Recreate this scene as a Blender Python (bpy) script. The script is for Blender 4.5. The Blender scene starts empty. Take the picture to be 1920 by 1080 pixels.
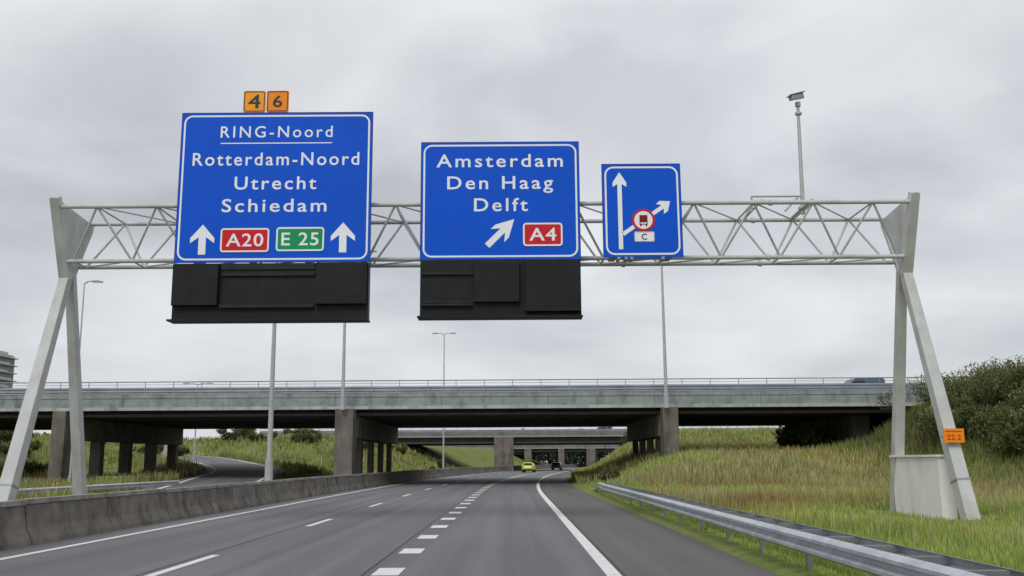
import bpy, bmesh, math, random
import numpy as np
from mathutils import Vector, Matrix
random.seed(7); rng=np.random.default_rng(7)
scene=bpy.context.scene
scene.view_settings.view_transform='Standard'
scene.view_settings.look='None'
scene.view_settings.exposure=0
COL=scene.collection

# ------------------------------------------------------------ materials
def mat_new(name):
    m=bpy.data.materials.new(name); m.use_nodes=True
    nt=m.node_tree; b=nt.nodes['Principled BSDF']
    return m,nt,b
def mat(name,col,rough=.6,metal=0,var=.12,scale=3.0,bump=0,stretch=None,spec=.5,dirt=None,dirt_scale=1.2,dirt_amt=.5,bscale=40,dz=.25):
    m,nt,b=mat_new(name); N=nt.nodes; L=nt.links
    tc=N.new('ShaderNodeTexCoord'); mp=N.new('ShaderNodeMapping')
    L.new(tc.outputs['Object'],mp.inputs[0])
    if stretch: mp.inputs['Scale'].default_value=stretch
    no=N.new('ShaderNodeTexNoise'); no.inputs['Scale'].default_value=scale; no.inputs['Detail'].default_value=8
    L.new(mp.outputs[0],no.inputs['Vector'])
    r=N.new('ShaderNodeValToRGB'); L.new(no.outputs['Fac'],r.inputs[0])
    c=np.array(col)
    r.color_ramp.elements[0].position=.3; r.color_ramp.elements[1].position=.7
    r.color_ramp.elements[0].color=(*np.clip(c*(1-var),0,1),1)
    r.color_ramp.elements[1].color=(*np.clip(c*(1+var),0,1),1)
    out=r.outputs[0]
    if dirt is not None:
        n2=N.new('ShaderNodeTexNoise'); n2.inputs['Scale'].default_value=dirt_scale; n2.inputs['Detail'].default_value=10
        n2.inputs['Roughness'].default_value=.65
        m2=N.new('ShaderNodeMapping'); m2.inputs['Scale'].default_value=(1,1,dz); L.new(tc.outputs['Object'],m2.inputs[0]); L.new(m2.outputs[0],n2.inputs['Vector'])
        r2=N.new('ShaderNodeValToRGB'); r2.color_ramp.elements[0].position=.48; r2.color_ramp.elements[1].position=.72
        r2.color_ramp.elements[0].color=(0,0,0,1); r2.color_ramp.elements[1].color=(dirt_amt,)*3+(1,)
        L.new(n2.outputs['Fac'],r2.inputs[0])
        mx=N.new('ShaderNodeMixRGB'); L.new(r2.outputs[0],mx.inputs[0]); L.new(out,mx.inputs[1]); mx.inputs[2].default_value=(*dirt,1)
        out=mx.outputs[0]
    L.new(out,b.inputs['Base Color'])
    b.inputs['Roughness'].default_value=rough; b.inputs['Metallic'].default_value=metal
    b.inputs['Specular IOR Level'].default_value=spec
    if bump:
        n3=N.new('ShaderNodeTexNoise'); n3.inputs['Scale'].default_value=bscale; n3.inputs['Detail'].default_value=4
        L.new(tc.outputs['Object'],n3.inputs['Vector'])
        bp=N.new('ShaderNodeBump'); bp.inputs['Strength'].default_value=bump; bp.inputs['Distance'].default_value=.02
        L.new(n3.outputs['Fac'],bp.inputs['Height']); L.new(bp.outputs[0],b.inputs['Normal'])
    return m
def mat_attr(name,rough=.8,trans=.0):
    m,nt,b=mat_new(name)
    a=nt.nodes.new('ShaderNodeAttribute'); a.attribute_name='Col'
    nt.links.new(a.outputs['Color'],b.inputs['Base Color']); b.inputs['Roughness'].default_value=rough
    b.inputs['Specular IOR Level'].default_value=.15
    if trans:
        t=nt.nodes.new('ShaderNodeBsdfTranslucent'); nt.links.new(a.outputs['Color'],t.inputs['Color'])
        mx=nt.nodes.new('ShaderNodeMixShader'); mx.inputs[0].default_value=trans
        nt.links.new(b.outputs[0],mx.inputs[1]); nt.links.new(t.outputs[0],mx.inputs[2])
        nt.links.new(mx.outputs[0],nt.nodes['Material Output'].inputs[0])
    return m
def mat_asphalt(name,base,tint=(1,1,1.0),track=.25):
    m,nt,b=mat_new(name); N=nt.nodes; L=nt.links
    uv=N.new('ShaderNodeUVMap'); uv.uv_map='UVMap'
    def noise(sc,scale,det=6):
        mp=N.new('ShaderNodeMapping'); mp.inputs['Scale'].default_value=sc; L.new(uv.outputs[0],mp.inputs[0])
        n=N.new('ShaderNodeTexNoise'); n.inputs['Scale'].default_value=scale; n.inputs['Detail'].default_value=det; L.new(mp.outputs[0],n.inputs['Vector']); return n.outputs['Fac']
    def ramp(s,p0,c0,p1,c1):
        r=N.new('ShaderNodeValToRGB'); e=r.color_ramp.elements; e[0].position=p0; e[1].position=p1
        e[0].color=(c0,c0,c0,1); e[1].color=(c1,c1,c1,1); L.new(s,r.inputs[0]); return r.outputs[0]
    def mul(a,bb):
        x=N.new('ShaderNodeMixRGB'); x.blend_type='MULTIPLY'; x.inputs[0].default_value=1
        L.new(a,x.inputs[1])
        if isinstance(bb,tuple): x.inputs[2].default_value=bb
        else: L.new(bb,x.inputs[2])
        return x.outputs[0]
    streak=ramp(noise((1.6,.02,1),1.0,5),.3,1-track,.7,1+track)
    big=ramp(noise((.25,.06,1),1.0,6),.3,.84,.7,1.16)
    grain=ramp(noise((1,1,1),45,3),.3,.72,.7,1.3)
    c=mul(mul(mul(streak,big),grain),(base*tint[0],base*tint[1],base*tint[2],1))
    L.new(c,b.inputs['Base Color'])
    b.inputs['Roughness'].default_value=.72; b.inputs['Specular IOR Level'].default_value=.4
    bp=N.new('ShaderNodeBump'); bp.inputs['Strength'].default_value=.5; bp.inputs['Distance'].default_value=.01
    L.new(noise((1,1,1),60,3),bp.inputs['Height']); L.new(bp.outputs[0],b.inputs['Normal'])
    return m

M={}
M['steel']=mat('painted_steel',(.52,.53,.52),.55,0,.10,2,.0,dirt=(.27,.24,.20),dirt_amt=.55)
M['galv']=mat('galvanised',(.50,.53,.56),.42,.3,.16,4,0,dirt=(.24,.24,.24),dirt_amt=.45)
M['galvd']=mat('galvanised_dark',(.20,.21,.22),.6,.3,.18,4)
M['blue']=mat('sign_blue',(.003,.092,.64),.5,0,.05,.8,spec=.15,dirt=(.005,.076,.50),dirt_amt=.3,dirt_scale=.7)
M['bluedk']=mat('sign_edge',(.003,.035,.24),.45,0,.05,1)
M['white']=mat('sign_white',(.84,.86,.88),.45,0,.05,1)
M['red']=mat('sign_red',(.62,.010,.02),.45,0,.05,1,spec=.25)
M['redbrown']=mat('symbol_dark_red',(.20,.012,.015),.45,0,.05,1,spec=.25)
M['green']=mat('sign_green',(.005,.29,.10),.45,0,.05,1,spec=.25)
M['orange']=mat('sign_orange',(.98,.36,.015),.45,0,.06,1,spec=.25)
M['orange2']=mat('sign_orange_deep',(.90,.27,.010),.45,0,.06,1,spec=.25)
M['ink']=mat('black_ink',(.012,.012,.014),.5,0,.1,1)
M['black']=mat('message_box_black',(.010,.011,.012),.55,0,.3,3,spec=.25)
M['black2']=mat('message_box_recess',(.020,.021,.022),.6,0,.3,3,spec=.25)
M['backmetal']=mat('sign_back',(.3,.31,.32),.5,.3,.1,2)
M['conc']=mat('concrete_grey',(.21,.205,.19),.85,0,.15,1.2,.3,dirt=(.09,.085,.075),dirt_amt=.7)
M['fascia']=mat('fascia_concrete',(.27,.31,.31),.8,0,.16,.5,.2,stretch=(1,1,4),dirt=(.10,.115,.115),dirt_amt=.95,dirt_scale=1.1,dz=.6)
M['fascia2']=mat('fascia_concrete_far',(.20,.205,.195),.8,0,.16,.35,0,stretch=(1,1,3),dirt=(.09,.09,.085),dirt_amt=.9,dirt_scale=.5)
M['lip']=mat('fascia_lip',(.42,.43,.41),.8,0,.14,1,dirt=(.17,.165,.15),dirt_amt=.9)
M['lip2']=mat('fascia_lip_far',(.28,.285,.27),.8,0,.10,1,dirt=(.2,.19,.17),dirt_amt=.8)
M['girder']=mat('dark_girder',(.055,.053,.05),.9,0,.2,1)
M['pier']=mat('pier_concrete',(.165,.145,.125),.9,0,.25,1.0,.4,dirt=(.04,.035,.03),dirt_amt=.9,dirt_scale=1.2,dz=.2)
M['barrier']=mat('barrier_concrete',(.19,.168,.145),.9,0,.3,2.2,.5,dirt=(.04,.035,.03),dirt_amt=1.0,dirt_scale=1.3,dz=.5)
M['bartop']=mat('barrier_cap',(.30,.285,.26),.9,0,.25,3,.3,dirt=(.10,.09,.08),dirt_amt=.9,dirt_scale=1.5)
M['asph']=mat_asphalt('asphalt',.138,(.99,1,1.04))
M['asph2']=mat_asphalt('asphalt_shoulder',.105,(1.08,1,.94),.2)
M['paint']=mat('road_paint',(.76,.76,.73),.7,0,.10,6,dirt=(.3,.3,.29),dirt_amt=.7,dirt_scale=6)
M['galvrail']=mat('railing_steel',(.26,.29,.33),.5,.2,.18,.6)
M['lamp']=mat('lamp_pole',(.44,.45,.45),.5,.2,.12,2)
M['glass']=mat('car_glass',(.015,.018,.02),.1,0,.1,1)
M['tyre']=mat('tyre_rubber',(.02,.02,.02),.85,0,.1,5)
M['rim']=mat('rim_metal',(.4,.4,.42),.35,.8,.05,2)
M['yellow']=mat('car_yellow',(.60,.72,.02),.3,0,.03,1)
M['cardark']=mat('car_dark',(.05,.055,.065),.3,.2,.03,1)
M['carblue']=mat('van_blue',(.07,.12,.17),.35,.1,.03,1)
M['tail']=mat('tail_red',(.5,.01,.01),.3,0,.03,1)
M['grass']=mat_attr('grass_blades',.8,.3); M['leaf']=mat_attr('leaves',.7,.2)
M['bark']=mat('bark',(.07,.05,.035),.9,0,.2,5)
M['tower']=mat('tower_white',(.46,.48,.50),.7,0,.06,.2)
M['towerd']=mat('tower_windows',(.10,.12,.14),.3,0,.4,.6)
M['tarseam']=mat('tar_seam',(.045,.044,.043),.7,0,.2,5)
def ground_mat():
    m,nt,b=mat_new('ground_soil_grass'); N=nt.nodes; L=nt.links
    tc=N.new('ShaderNodeTexCoord')
    def rp(scale,det,els,rough=.6):
        n=N.new('ShaderNodeTexNoise'); n.inputs['Scale'].default_value=scale; n.inputs['Detail'].default_value=det; n.inputs['Roughness'].default_value=rough
        L.new(tc.outputs['Object'],n.inputs['Vector'])
        r=N.new('ShaderNodeValToRGB'); cr=r.color_ramp
        cr.elements[0].position=els[0][0]; cr.elements[0].color=(*els[0][1],1)
        cr.elements[1].position=els[-1][0]; cr.elements[1].color=(*els[-1][1],1)
        for p,c in els[1:-1]:
            e=cr.elements.new(p); e.color=(*c,1)
        L.new(n.outputs['Fac'],r.inputs[0]); return r.outputs[0]
    a=rp(.12,8,[(.3,(.10,.15,.035)),(.47,(.17,.21,.06)),(.62,(.20,.21,.075)),(.78,(.19,.15,.075))])
    c=rp(2.5,8,[(.3,(.55,.55,.55)),(.7,(1.35,1.35,1.3))],.8)
    x=N.new('ShaderNodeMixRGB'); x.blend_type='MULTIPLY'; x.inputs[0].default_value=1
    L.new(a,x.inputs[1]); L.new(c,x.inputs[2]); L.new(x.outputs[0],b.inputs['Base Color'])
    b.inputs['Roughness'].default_value=.95; b.inputs['Specular IOR Level'].default_value=.1
    return m
M['ground']=ground_mat()

# ------------------------------------------------------------ geometry helpers
EDGE=3.76
def cx(y):
    y=np.asarray(y,float)
    return np.where(y<=45,0,np.where(y<=260,(y-45)**2/1772,215**2/1772+(y-260)*430/1772))
def cxf(y): return float(cx(y))
def S(t):
    t=np.clip(t,0,1); return t*t*(3-2*t)
RAMP=[(-15.0,34,.010),(-16.2,46,.012),(-18.6,58,.10),(-20.5,70,.5),(-23,84,1.0),(-29,99,1.6),(-41,122,2.5),(-60,146,3.2),(-90,170,3.6)]
def densify(pts,n=10):
    out=[]
    P=[Vector(p) for p in pts]
    for i in range(len(P)-1):
        p0=P[max(i-1,0)];p1=P[i];p2=P[i+1];p3=P[min(i+2,len(P)-1)]
        for k in range(n):
            t=k/n
            out.append(.5*((2*p1)+(p2-p0)*t+(2*p0-5*p1+4*p2-p3)*t*t+(3*p1-p0-3*p2+p3)*t**3))
    out.append(P[-1]); return out
RP=densify(RAMP,8)
RPn=np.array([tuple(p) for p in RP])
def H(x,y,corr=True):
    x=np.asarray(x,float); y=np.asarray(y,float); u=x-cx(y)
    A=1.9*S((u-4.6)/7)*S((y-46)/18)+2.7*S((u-5)/12)*S((y-90)/18)
    B=4.9*S((u-19)/9.5)*S((y-20)/30)*(1-S((y-60)/20))+1.5*S((u-24)/8)*S((y-60)/20)
    hr=np.maximum(A,B*.999)+.25*np.minimum(A,B)
    hl=5*np.maximum(S((y-105)/30)*S((-u-18)/14), S((y-72)/30)*S((-x-42)/20))
    bump=.10*np.sin(x*.9+1.3*np.sin(y*.35))*np.sin(y*.7+.5)+.06*np.sin(x*2.1+y*1.3)
    h=np.where(u>0,hr,hl)
    h=h+.03+bump*S((np.abs(u+3)-10)/6)*.7
    sh=x.shape; xx=x.ravel()[:,None]; yy=y.ravel()[:,None]
    if xx.size:
        res_d=[];res_z=[]
        for i in range(0,xx.shape[0],4000):
            d=(xx[i:i+4000]-RPn[None,:,0])**2+(yy[i:i+4000]-RPn[None,:,1])**2
            k=d.argmin(1); res_d.append(np.sqrt(d[np.arange(len(k)),k])); res_z.append(RPn[k,2])
        d=np.concatenate(res_d).reshape(sh); z=np.concatenate(res_z).reshape(sh)
        w=1-S((d-4.2)/6); w=np.where(u<-17.8,w,0)
        h=h*(1-w)+(z-.10)*w
    h=np.where((u<=EDGE-.02)&(u>=-17.9),-.04,h)
    return h
def Hf(x,y): return float(H(np.array([x]),np.array([y]))[0])

class MB:
    def __init__(s): s.v=[]; s.f=[]
    def box(s,x0,x1,y0,y1,z0,z1):
        b=len(s.v)
        s.v+=[(x0,y0,z0),(x1,y0,z0),(x1,y1,z0),(x0,y1,z0),(x0,y0,z1),(x1,y0,z1),(x1,y1,z1),(x0,y1,z1)]
        s.f+=[tuple(b+i for i in q) for q in [(0,3,2,1),(4,5,6,7),(0,1,5,4),(1,2,6,5),(2,3,7,6),(3,0,4,7)]]; return s
    def prism(s,pts,axis,a,b_):
        n=len(pts); b=len(s.v)
        for t in (a,b_):
            for p in pts:
                s.v.append((p[0],t,p[1]) if axis=='y' else ((t,p[0],p[1]) if axis=='x' else (p[0],p[1],t)))
        s.f.append(tuple(b+i for i in range(n))); s.f.append(tuple(b+n+i for i in reversed(range(n))))
        for i in range(n): s.f.append((b+i,b+(i+1)%n,b+n+(i+1)%n,b+n+i))
        return s
    def face(s,pts):
        b=len(s.v); s.v+=[tuple(p) for p in pts]; s.f.append(tuple(range(b,b+len(pts)))); return s
    def tube(s,p0,p1,r0,r1=None,n=10):
        r1=r0 if r1 is None else r1
        p0=Vector(p0);p1=Vector(p1);d=(p1-p0).normalized()
        a=d.orthogonal().normalized();c=d.cross(a); b=len(s.v)
        for p,r in((p0,r0),(p1,r1)):
            for i in range(n):
                t=2*math.pi*i/n; s.v.append(tuple(p+a*math.cos(t)*r+c*math.sin(t)*r))
        for i in range(n): s.f.append((b+i,b+(i+1)%n,b+n+(i+1)%n,b+n+i))
        s.f.append(tuple(b+i for i in reversed(range(n)))); s.f.append(tuple(b+n+i for i in range(n))); return s
    def beam(s,p0,p1,w0,d0,w1=None,d1=None,ref=(1,0,0)):
        w1=w0 if w1 is None else w1; d1=d0 if d1 is None else d1
        p0=Vector(p0);p1=Vector(p1);d=(p1-p0).normalized(); r=Vector(ref)
        a=(r-d*r.dot(d)).normalized(); c=d.cross(a); b=len(s.v)
        for p,w,dd in((p0,w0,d0),(p1,w1,d1)):
            for i,j in((-1,-1),(1,-1),(1,1),(-1,1)): s.v.append(tuple(p+a*i*w/2+c*j*dd/2))
        s.f+=[tuple(b+i for i in q) for q in [(0,3,2,1),(4,5,6,7),(0,1,5,4),(1,2,6,5),(2,3,7,6),(3,0,4,7)]]; return s
    def sweep(s,prof,ys,closed=True,off=None,caps=True):
        n=len(prof); b=len(s.v)
        for y in ys:
            c=cxf(y); o=off(y) if off else (0,0)
            for (u,z) in prof: s.v.append((c+u+o[0],y,z+o[1]))
        m=n if closed else n-1
        for k in range(len(ys)-1):
            for i in range(m):
                j=(i+1)%n; s.f.append((b+k*n+i,b+k*n+j,b+(k+1)*n+j,b+(k+1)*n+i))
        if closed and caps:
            s.f.append(tuple(b+i for i in range(n))); s.f.append(tuple(b+(len(ys)-1)*n+i for i in reversed(range(n))))
        return s
    def make(s,name,mt,parent=None,loc=None,smooth=False,bevel=0,fix=True):
        o0=Vector(loc) if loc is not None else (ROOT[parent] if parent is not None else Vector((0,0,0)))
        me=bpy.data.meshes.new(name); me.from_pydata([tuple(Vector(v)-o0) for v in s.v],[],s.f)
        if fix:
            bm=bmesh.new(); bm.from_mesh(me); bmesh.ops.recalc_face_normals(bm,faces=bm.faces); bm.to_mesh(me); bm.free()
        me.materials.append(mt if not isinstance(mt,str) else M[mt])
        ob=bpy.data.objects.new(name,me); COL.objects.link(ob)
        if smooth:
            for p in me.polygons: p.use_smooth=True
            try: me.set_sharp_from_angle(angle=math.radians(40))
            except Exception: pass
        if bevel:
            md=ob.modifiers.new('bevel','BEVEL'); md.width=bevel; md.segments=2; md.limit_method='ANGLE'
        if parent is not None: ob.parent=parent
        else: ob.location=o0
        ROOT[ob]=o0
        return ob
ROOT={}
def thing(name,loc,label,cat,group=None):
    e=bpy.data.objects.new(name,None); e.empty_display_size=.5; e.location=loc; COL.objects.link(e)
    e['label']=label; e['category']=cat
    if group: e['group']=group
    ROOT[e]=Vector(loc); return e
def meta(o,label,cat,group=None,kind=None):
    o['label']=label; o['category']=cat
    if group:o['group']=group
    if kind:o['kind']=kind
def copy_thing(root,loc,rotz=0,scale=1,label=None):
    n=root.copy(); COL.objects.link(n); n.location=loc; n.rotation_euler=(0,0,rotz); n.scale=(scale,)*3
    if label: n['label']=label
    def rec(src,dst):
        for c in src.children:
            cc=c.copy(); COL.objects.link(cc); cc.parent=dst; rec(c,cc)
    rec(root,n); return n
def fast_mesh(name,V,F,C,mt,kind=None,parent=None,loc=(0,0,0)):
    me=bpy.data.meshes.new(name); k=F.shape[1]
    V=V-np.array(loc)
    me.vertices.add(len(V)); me.vertices.foreach_set('co',V.astype(np.float32).ravel())
    me.loops.add(F.size); me.loops.foreach_set('vertex_index',F.astype(np.int32).ravel())
    me.polygons.add(len(F)); me.polygons.foreach_set('loop_start',np.arange(0,F.size,k,dtype=np.int32))
    me.update(calc_edges=True)
    a=me.color_attributes.new('Col','FLOAT_COLOR','POINT')
    a.data.foreach_set('color',np.concatenate([C,np.ones((len(C),1))],1).astype(np.float32).ravel())
    me.materials.append(M[mt]); ob=bpy.data.objects.new(name,me); COL.objects.link(ob)
    if parent is not None: ob.parent=parent
    return ob
def frange(a,b,s):
    n=max(1,int(round((b-a)/s))); return [a+(b-a)*i/n for i in range(n+1)]

# ------------------------------------------------------------ ground
us=sorted(set([round(v,3) for v in list(np.arange(-66,66.1,1.5))+[-17.9,-18.3,-10.3,EDGE-.03,EDGE+.35,5,5.6]+[-80,-100,-130,-180,-260,-400,-700,-1300,-2600,80,100,130,180,260,400,700,1300,2600]]))
ysg=[-200,-100,-50,-20]+list(np.arange(-8,60,1.5))+list(np.arange(60,200,2.5))+[200,210,220,235,250,270,300,340,400,500,650,900,1300,2000,3200]
U,Y=np.meshgrid(np.array(us,float),np.array(ysg,float)); X=U+cx(Y)
Z=H(X,Y); far=S((Y-260)/60); Z=Z*(1-far)+(-.04)*far
Z=np.where(np.abs(U)>150,Z*np.clip(1-(np.abs(U)-150)/200,0,1),Z)
V=np.stack([X,Y,Z],-1).reshape(-1,3); nu=len(us)
idx=np.arange(len(ysg)*nu).reshape(len(ysg),nu)
F=np.stack([idx[:-1,:-1],idx[:-1,1:],idx[1:,1:],idx[1:,:-1]],-1).reshape(-1,4)
g=fast_mesh('ground',V,F,np.full((len(V),3),.1),'ground'); g['kind']='structure'
for p in g.data.polygons: p.use_smooth=True

def ribbon(name,u0,u1,ys,z,mt,nu=2):
    me=bpy.data.meshes.new(name); vs=[];fs=[];uvs=[]
    for y in ys:
        for k in range(nu):
            u=u0+(u1-u0)*k/(nu-1); vs.append((cxf(y)+u,y,z)); uvs.append((u,y))
    for i in range(len(ys)-1):
        for k in range(nu-1): fs.append((i*nu+k,i*nu+k+1,(i+1)*nu+k+1,(i+1)*nu+k))
    me.from_pydata(vs,[],fs); ul=me.uv_layers.new(name='UVMap')
    for l in me.loops: ul.data[l.index].uv=uvs[l.vertex_index]
    me.materials.append(M[mt]); o=bpy.data.objects.new(name,me); COL.objects.link(o); o['kind']='structure'; return o
RY=frange(-40,45,5)+frange(48,430,3)
ribbon('road',-9.9,1.55,RY,0,'asph')
ribbon('road_shoulder',1.55,EDGE,RY,-.001,'asph2')
ribbon('oncoming_road',-17.95,-10.2,RY,0,'asph')
def path_ribbon(name,pts,o0,o1,dz,mt):
    me=bpy.data.meshes.new(name); vs=[];fs=[];uvs=[]; L=0
    for i,p in enumerate(pts):
        a=pts[max(i-1,0)];b=pts[min(i+1,len(pts)-1)]; t=(b-a).normalized(); nrm=Vector((t.y,-t.x,0)).normalized()
        if i: L+=(p-pts[i-1]).length
        for o in(o0,o1):
            q=p+nrm*o; vs.append((q.x,q.y,p.z+dz)); uvs.append((o,L))
    for i in range(len(pts)-1): fs.append((2*i,2*i+1,2*i+3,2*i+2))
    me.from_pydata(vs,[],fs); ul=me.uv_layers.new(name='UVMap')
    for l in me.loops: ul.data[l.index].uv=uvs[l.vertex_index]
    me.materials.append(M[mt]); o=bpy.data.objects.new(name,me); COL.objects.link(o); o['kind']='structure'; return o
path_ribbon('slip_road',RP,-3.2,3.2,0.0,'asph')
path_ribbon('slip_road_marking',RP[14:],2.40,2.65,.008,'paint')
path_ribbon('slip_road_marking',RP[14:],-2.65,-2.4,.008,'paint')

def marks(name,segs,z=.005):
    mb=MB()
    for (u0,u1,ya,yb) in segs:
        ys=frange(ya,yb,3); b=len(mb.v)
        for y in ys: mb.v+= [(cxf(y)+u0,y,z),(cxf(y)+u1,y,z)]
        for i in range(len(ys)-1): mb.f.append((b+2*i,b+2*i+1,b+2*i+3,b+2*i+2))
    o=mb.make(name,'paint'); o['kind']='structure'; return o
marks('edge_line_marking',[(1.32,1.53,-20,430)])
marks('edge_line_marking',[(-8.92,-8.74,-20,430)])
marks('block_line_marking',[(-2.06,-1.66,14.3+3.36*i,15.3+3.36*i) for i in range(-5,19)]+[(-1.95,-1.75,78,430)])
marks('lane_line_marking',[(-5.36,-5.20,14.4+10.9*i,17.6+10.9*i) for i in range(-3,36)])
marks('oncoming_line_marking',[(-10.95,-10.8,-20,400),(-17.6,-17.4,-20,60),(-17.6,-17.4,100,400)]+[(-14.2,-14.05,10+12*i,13+12*i) for i in range(30)])
def seam(name,u0,u1,ya,yb,z=.003):
    mb=MB(); ys=frange(ya,yb,3)
    for y in ys: mb.v+= [(cxf(y)+u0,y,z),(cxf(y)+u1,y,z)]
    for i in range(len(ys)-1): mb.f.append((2*i,2*i+1,2*i+3,2*i+2))
    o=mb.make(name,M['tarseam']); o['kind']='structure'
seam('road_seam',-5.52,-5.48,-20,300); seam('road_seam',-2.21,-2.17,-20,300); seam('road_seam',1.56,1.60,-20,300)

# ------------------------------------------------------------ left concrete barrier
bar=thing('concrete_barrier',(-10,0,0),'weathered grey brown concrete barrier wall between carriageways','barrier')
prof=[(-9.72,0),(-9.74,.10),(-9.86,.34),(-9.93,.80),(-10.13,.80),(-10.2,.34),(-10.32,.10),(-10.34,0)]
cap=[(-9.90,.802),(-9.90,.90),(-10.16,.90),(-10.16,.802)]
mb=MB(); mc=MB(); y=-12; rj=random.Random(3)
while y<300:
    e=y+3.95; o=(rj.uniform(-.012,.012),rj.uniform(-.012,.012))
    mb.sweep(prof,[y,(y+e)/2,e],off=lambda yy:(o[0],min(o[1],0))); mc.sweep(cap,[y,(y+e)/2,e],off=lambda yy:o); y+=4
mb.make('wall_body','barrier',bar); mc.make('coping','bartop',bar)

# ------------------------------------------------------------ guardrails
def wprof(u,s,z=.47):
    d=[(0,.145),(-.035,.125),(-.08,.095),(-.08,.055),(-.01,.02),(-.01,-.02),(-.08,-.055),(-.08,-.095),(-.035,-.125),(0,-.145)]
    fr=[(u+s*a,z+b) for a,b in d]; bk=[(u+s*(a+.012),z+b) for a,b in reversed(d)]
    return fr+bk
def guardrail(u,ya,yb,label,double=True,step=2.67,side=1,drop=True):
    root=thing('guardrail',(cxf(ya)+u,ya,0),label,'guardrail','steel guardrails beside the road')
    dz=(lambda y:(.35*float(S((y-(yb-12))/12)),-0.50*float(S((y-(yb-7))/7)))) if drop else None
    ys=frange(ya,yb,1.5)
    mb=MB(); mb.sweep(wprof(u,side),ys,off=dz); mb.make('rail_beam','galv',root,smooth=True)
    if double:
        mb=MB(); mb.sweep(wprof(u+.48*side,-side),ys,off=dz); mb.make('rail_beam','galv',root,smooth=True)
    y=ya+.4; k=0
    while y<yb-1:
        o=dz(y)[1] if dz else 0; c=cxf(y)+(dz(y)[0] if dz else 0); uc=u+(.26*side if double else .12*side)
        if k%2==0:
            p=MB(); p.box(c+uc-.035,c+uc+.035,y-.03,y+.03,-.1,.50+o); p.make('post','galvd',root)
        if double:
            p=MB(); p.box(c+min(u,u+.48*side)+.0,c+max(u,u+.48*side),y-.045,y+.045,.52+o,.60+o); p.make('spacer','galvd',root)
        y+=step/2; k+=1
    return root
guardrail(4.03,-2,54,'galvanised double steel guardrail along the grass verge')
guardrail(-20.6,16,60,'steel guardrail beside the oncoming carriageway',double=False,side=-1,drop=False)

# ------------------------------------------------------------ gantry
XL,XR=-12.70,11.22
YN,YF,YA=25.95,27.95,27.0
YNB,YFB=26.56,27.42
ZT,ZB=8.68,7.25
gan=thing('sign_gantry',((XL+XR)/2,YA,0),'white painted steel truss sign gantry spanning the motorway','sign gantry')
for (yy,zz) in((YN,ZT),(YF,ZT),(YNB,ZB),(YFB,ZB)):
    mb=MB(); mb.tube((XL+.1,yy,zz),(XR-.1,yy,zz),.062,n=12)
    for i in range(1,6):
        xx=XL+(XR-XL)*i/6; mb.tube((xx-.05,yy,zz),(xx+.05,yy,zz),.090,n=12)
    mb.make('chord','steel',gan,smooth=True)
NP=14; dx=(XR-XL-.6)/NP
for yt_,yb_ in((YN,YNB),(YF,YFB)):
    mb=MB()
    for i in range(NP):
        x0=XL+.3+i*dx; xm=x0+dx/2; x1=x0+dx
        mb.tube((x0,yb_,ZB),(xm,yt_,ZT),.034,n=8); mb.tube((xm,yt_,ZT),(x1,yb_,ZB),.034,n=8)
    mb.make('truss_web','steel',gan,smooth=True)
mb=MB(); mb2=MB()
for i in range(NP):
    x0=XL+.3+i*dx; xm=x0+dx/2; x1=x0+dx
    mb.tube((xm,YN,ZT),(xm,YF,ZT),.026,n=8); mb2.tube((x0,YNB,ZB),(x0,YFB,ZB),.026,n=8)
    if i<NP-1: mb.tube((xm,YN,ZT),(xm+dx,YF,ZT),.024,n=8)
    mb2.tube((x0,YFB,ZB),(x1,YNB,ZB),.024,n=8)
mb.make('truss_bracing','steel',gan,smooth=True); mb2.make('truss_bracing','steel',gan,smooth=True)
SPL=.38
for X0,sg in((XL,-1),(XR,1)):
    zf=-.1
    mb=MB()
    mb.prism([(25.72,8.88),(26.02,8.88),(28.25,8.70),(28.25,8.5),(27.3,6.95),(26.7,6.95)],'x',X0-.05,X0+.05)
    mb.make('end_plate','steel',gan)
    mb=MB()
    mb.beam((X0,25.84,8.93),(X0,26.88,6.80),.24,.26,.32,.30); mb.beam((X0,28.2,8.72),(X0,27.12,6.80),.17,.14)
    mb.make('end_bracket','steel',gan,bevel=.015)
    xf=X0+sg*SPL; xg=X0+sg*.28
    mb=MB(); mb.beam((X0,26.90,6.98),(xf,24.95,zf),.27,.27,.36,.40); mb.make('leg','steel',gan,bevel=.02)
    mb=MB(); mb.beam((X0,27.10,6.98),(xg,29.6,zf),.25,.24,.31,.32); mb.make('leg','steel',gan,bevel=.02)
    mb=MB(); mb.box(xf-.4,xf+.4,24.6,25.35,-.1,.06); mb.make('footing','conc',gan,bevel=.02)
    mb=MB(); mb.box(xg-.4,xg+.4,29.25,29.95,-.1,.06); mb.make('footing','conc',gan,bevel=.02)
    def lp(z): 
        t=(6.98-z)/(6.98-zf); return (X0+(xf-X0)*t,26.90+(24.95-26.90)*t,z)
    mb=MB(); mb.beam(lp(1.08),lp(1.03),.37,.395,.372,.398); mb.make('leg_joint_flange','backmetal',gan)
M['shieldw']=mat('shield_white',(.80,.80,.77),.6,0,.05,1.5,dirt=(.55,.53,.48),dirt_amt=.6,dirt_scale=1)
sh=MB(); sh.box(XR+.10,XR+.50,26.0,29.15,0,1.66)
sh.box(XR+.04,XR+.53,25.94,29.2,1.662,1.72)
for yy in(27.05,28.1): sh.box(XR+.090,XR+.099,yy-.012,yy+.012,.1,1.64)
sh.make('base_cabinet','shieldw',gan,bevel=.008)

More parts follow.
